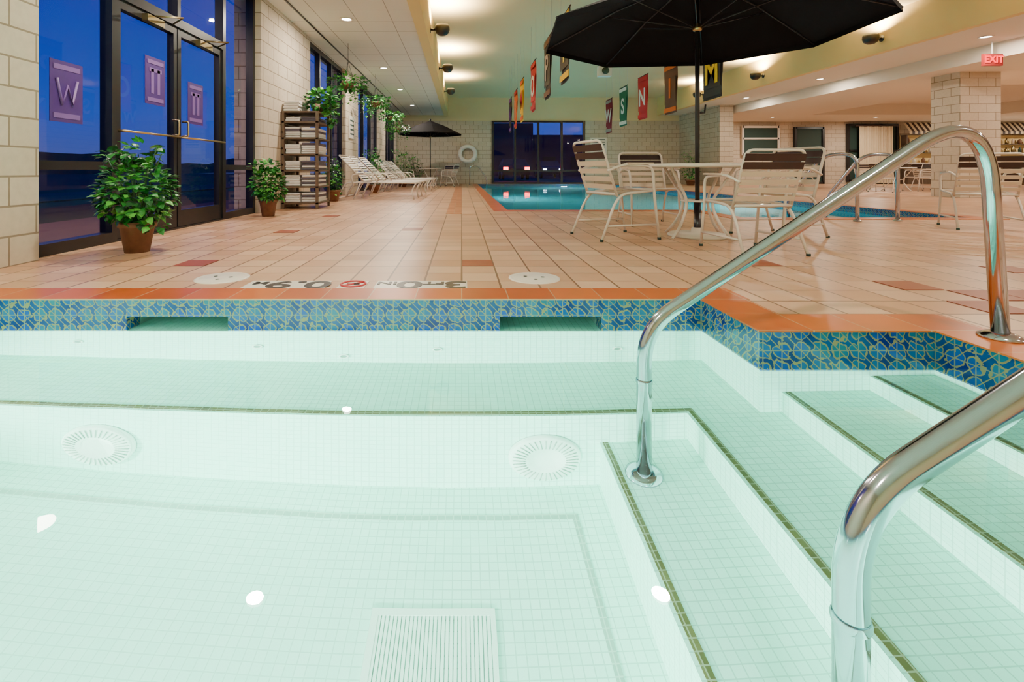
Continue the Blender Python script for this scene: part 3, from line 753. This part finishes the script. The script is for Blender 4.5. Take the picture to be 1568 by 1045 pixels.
# life ring
b=MB(); c=Vector((.28,22.86,1.42)); n=32
b.tube([c+Vector((.36*math.cos(2*math.pi*k/n),0,.36*math.sin(2*math.pi*k/n))) for k in range(n)],.095,m_ws,12,True)
for k in range(4):
    a=math.pi/4+k*math.pi/2
    q=[c+Vector((.36*math.cos(a+d),0,.36*math.sin(a+d))) for d in (-.1,0,.1)]
    b.tube(q,.1,m_sign,12)
b.tube([c+Vector((.47*math.cos(2*math.pi*k/n),-.05,.47*math.sin(2*math.pi*k/n))) for k in range(n)],.012,m_beige,6,True)
b.tube([c+Vector((0,.12,.5)),c+Vector((0,.0,.46)),c+Vector((0,.0,.40))],.02,m_white,6)
b.build('life_ring')
def sign(name,x0,x1,z0,z1,y,m,m2):
    b=MB(); b.bx(x0,x1,y-.03,y,z0,z1,m2); b.bx(x0+.03,x1-.03,y-.036,y-.03,z0+.03,z1-.03,m)
    for k in range(4): b.bx(x0+.08,x1-.1,y-.04,y-.036,z1-.12-k*.12,z1-.08-k*.12,m_dark)
    b.build(name)
sign('pool_rules_sign',6.1,6.9,1.4,2.2,22.99,m_wtile,m_white)
b=MB(); b.bx(-2.995,-2.97,12.8,13.4,1.5,2.1,m_wtile); 
for k in range(4): b.bx(-2.97,-2.965,12.9,13.3,1.6+k*.12,1.64+k*.12,m_dark)
b.build('notice_board')
b=MB(); b.bx(-.16,.16,-.1,.1,-.13,.13,m_sign); b.tube([(0,-.1,0),(0,-.115,0)],.09,m_dark,20); b.tube([(0,0,.13),(0,0,.955)],.012,m_sign,8)
b.build('hanging_speaker',(3.6,12.2,3.14))
b=MB(); b.bx(-.19,.19,-.03,.03,-.12,.12,m_exit); b.tube([(0,0,.12),(0,0,.385)],.012,m_sign,8)
ex=b.build('exit_sign',(10.75,9.8,2.88))
text('EXIT',.19,m_red,ex,Matrix.Translation((10.75,9.76,2.88))@Matrix.Rotation(math.pi/2,4,'X'),.002)

# ---------------- outside
b=MB(); b.quad((-200,-60,-.06),(-3.4,-60,-.06),(-3.4,120,-.06),(-200,120,-.06),m_grass)
b.quad((-3.4,23.3,-.06),(120,23.3,-.06),(120,120,-.06),(-3.4,120,-.06),m_asph); b.build('ground_outside')
b=MB(); b.bx(-5.2,-3.45,-10,30,-.06,-.02,m_pave); b.bx(-12,-9,-40,90,-.06,-.03,m_asph); b.build('walkway')
b=MB(); n=40; vs=[]
for i in range(n+1):
    y=-60+240*i/n; h=3.6+1.2*math.sin(i*.5)+.5*math.sin(i*1.3)
    vs+=[(-70,y,-.1),(-85,y,h)]
b.add(vs,[(2*i,2*i+1,2*i+3,2*i+2) for i in range(n)],m_grass,True)
b.build('hillside')
m_bld=mat('building_dark',(0.05,0.03,0.09),0.9,var=0.3,scale=1)
b=MB(); b.bx(-6,30,62,72,-.06,5.2,m_bld); b.bx(2,9,61,62,-.06,6.6,m_bld)
for k in range(9): b.bx(-4+k*3.6,-2.4+k*3.6,61.9,61.98,.8,2.4,m_asph)
b.build('commercial_building')
def car(x,y,rz,front):
    b=MB(); w=.88
    prof=[(-2.2,.35),(-2.25,.75),(-2.1,.95),(-1.5,1.0),(-1.0,1.42),(.5,1.45),(1.2,1.0),(2.1,.88),(2.25,.6),(2.2,.35)]
    n=len(prof); vs=[(sx*w*(1 if p[1]<1.05 else .82),p[0],p[1]) for sx in (-1,1) for p in prof]
    b.add(vs,[(i,(i+1)%n,n+(i+1)%n,n+i) for i in range(n)]+[tuple(range(n)),tuple(range(2*n-1,n-1,-1))],m_carb)
    for sx in (-1,1):
        for yy in (-1.35,1.35): b.tube([(sx*.75,yy,.33),(sx*.9,yy,.33)],.33,m_black,18)
        b.bx(sx*.7-.16,sx*.7+.16,-2.29,-2.24,.68,.86,m_tail); b.bx(sx*.65-.14,sx*.65+.14,2.22,2.28,.62,.78,m_head)
    b.build('parked_car',(x,y,0),rz)
car(3.6,34,0,0); car(7.5,42,math.pi,1)
area('walkway_fill',(-4.6,5.2,2.9),(0,0,0),.4,60,(1,.7,.6))  # added lamp with no fixture, brightens the walkway outside the doors

# world
W=bpy.data.worlds.new('dusk'); S.world=W; W.use_nodes=True; nt=W.node_tree; nt.nodes.clear()
o=N(nt,'ShaderNodeOutputWorld'); bg=N(nt,'ShaderNodeBackground'); tc=N(nt,'ShaderNodeTexCoord'); sp=N(nt,'ShaderNodeSeparateXYZ'); cr=N(nt,'ShaderNodeValToRGB')
nt.links.new(tc.outputs['Generated'],sp.inputs[0]); nt.links.new(sp.outputs[2],cr.inputs[0])
e=cr.color_ramp.elements; e[0].position=0; e[0].color=(.06,.08,.30,1); e[1].position=.5; e[1].color=(.003,.014,.22,1)
x=e.new(.10); x.color=(.02,.07,.45,1); x=e.new(.25); x.color=(.008,.035,.40,1)
nt.links.new(cr.outputs[0],bg.inputs[0]); bg.inputs[1].default_value=1.25; nt.links.new(bg.outputs[0],o.inputs[0])

# camera
cd=bpy.data.cameras.new('camera'); cd.lens=17; cd.sensor_width=36; cd.sensor_fit='HORIZONTAL'
cd.shift_x=(784-707)/1568; cd.shift_y=-(522.5-261)/1568; cd.clip_start=.02; cd.clip_end=500
co=bpy.data.objects.new('camera',cd); COL.objects.link(co); co.location=(0,0,H); co.rotation_euler=(math.pi/2,0,0); S.camera=co
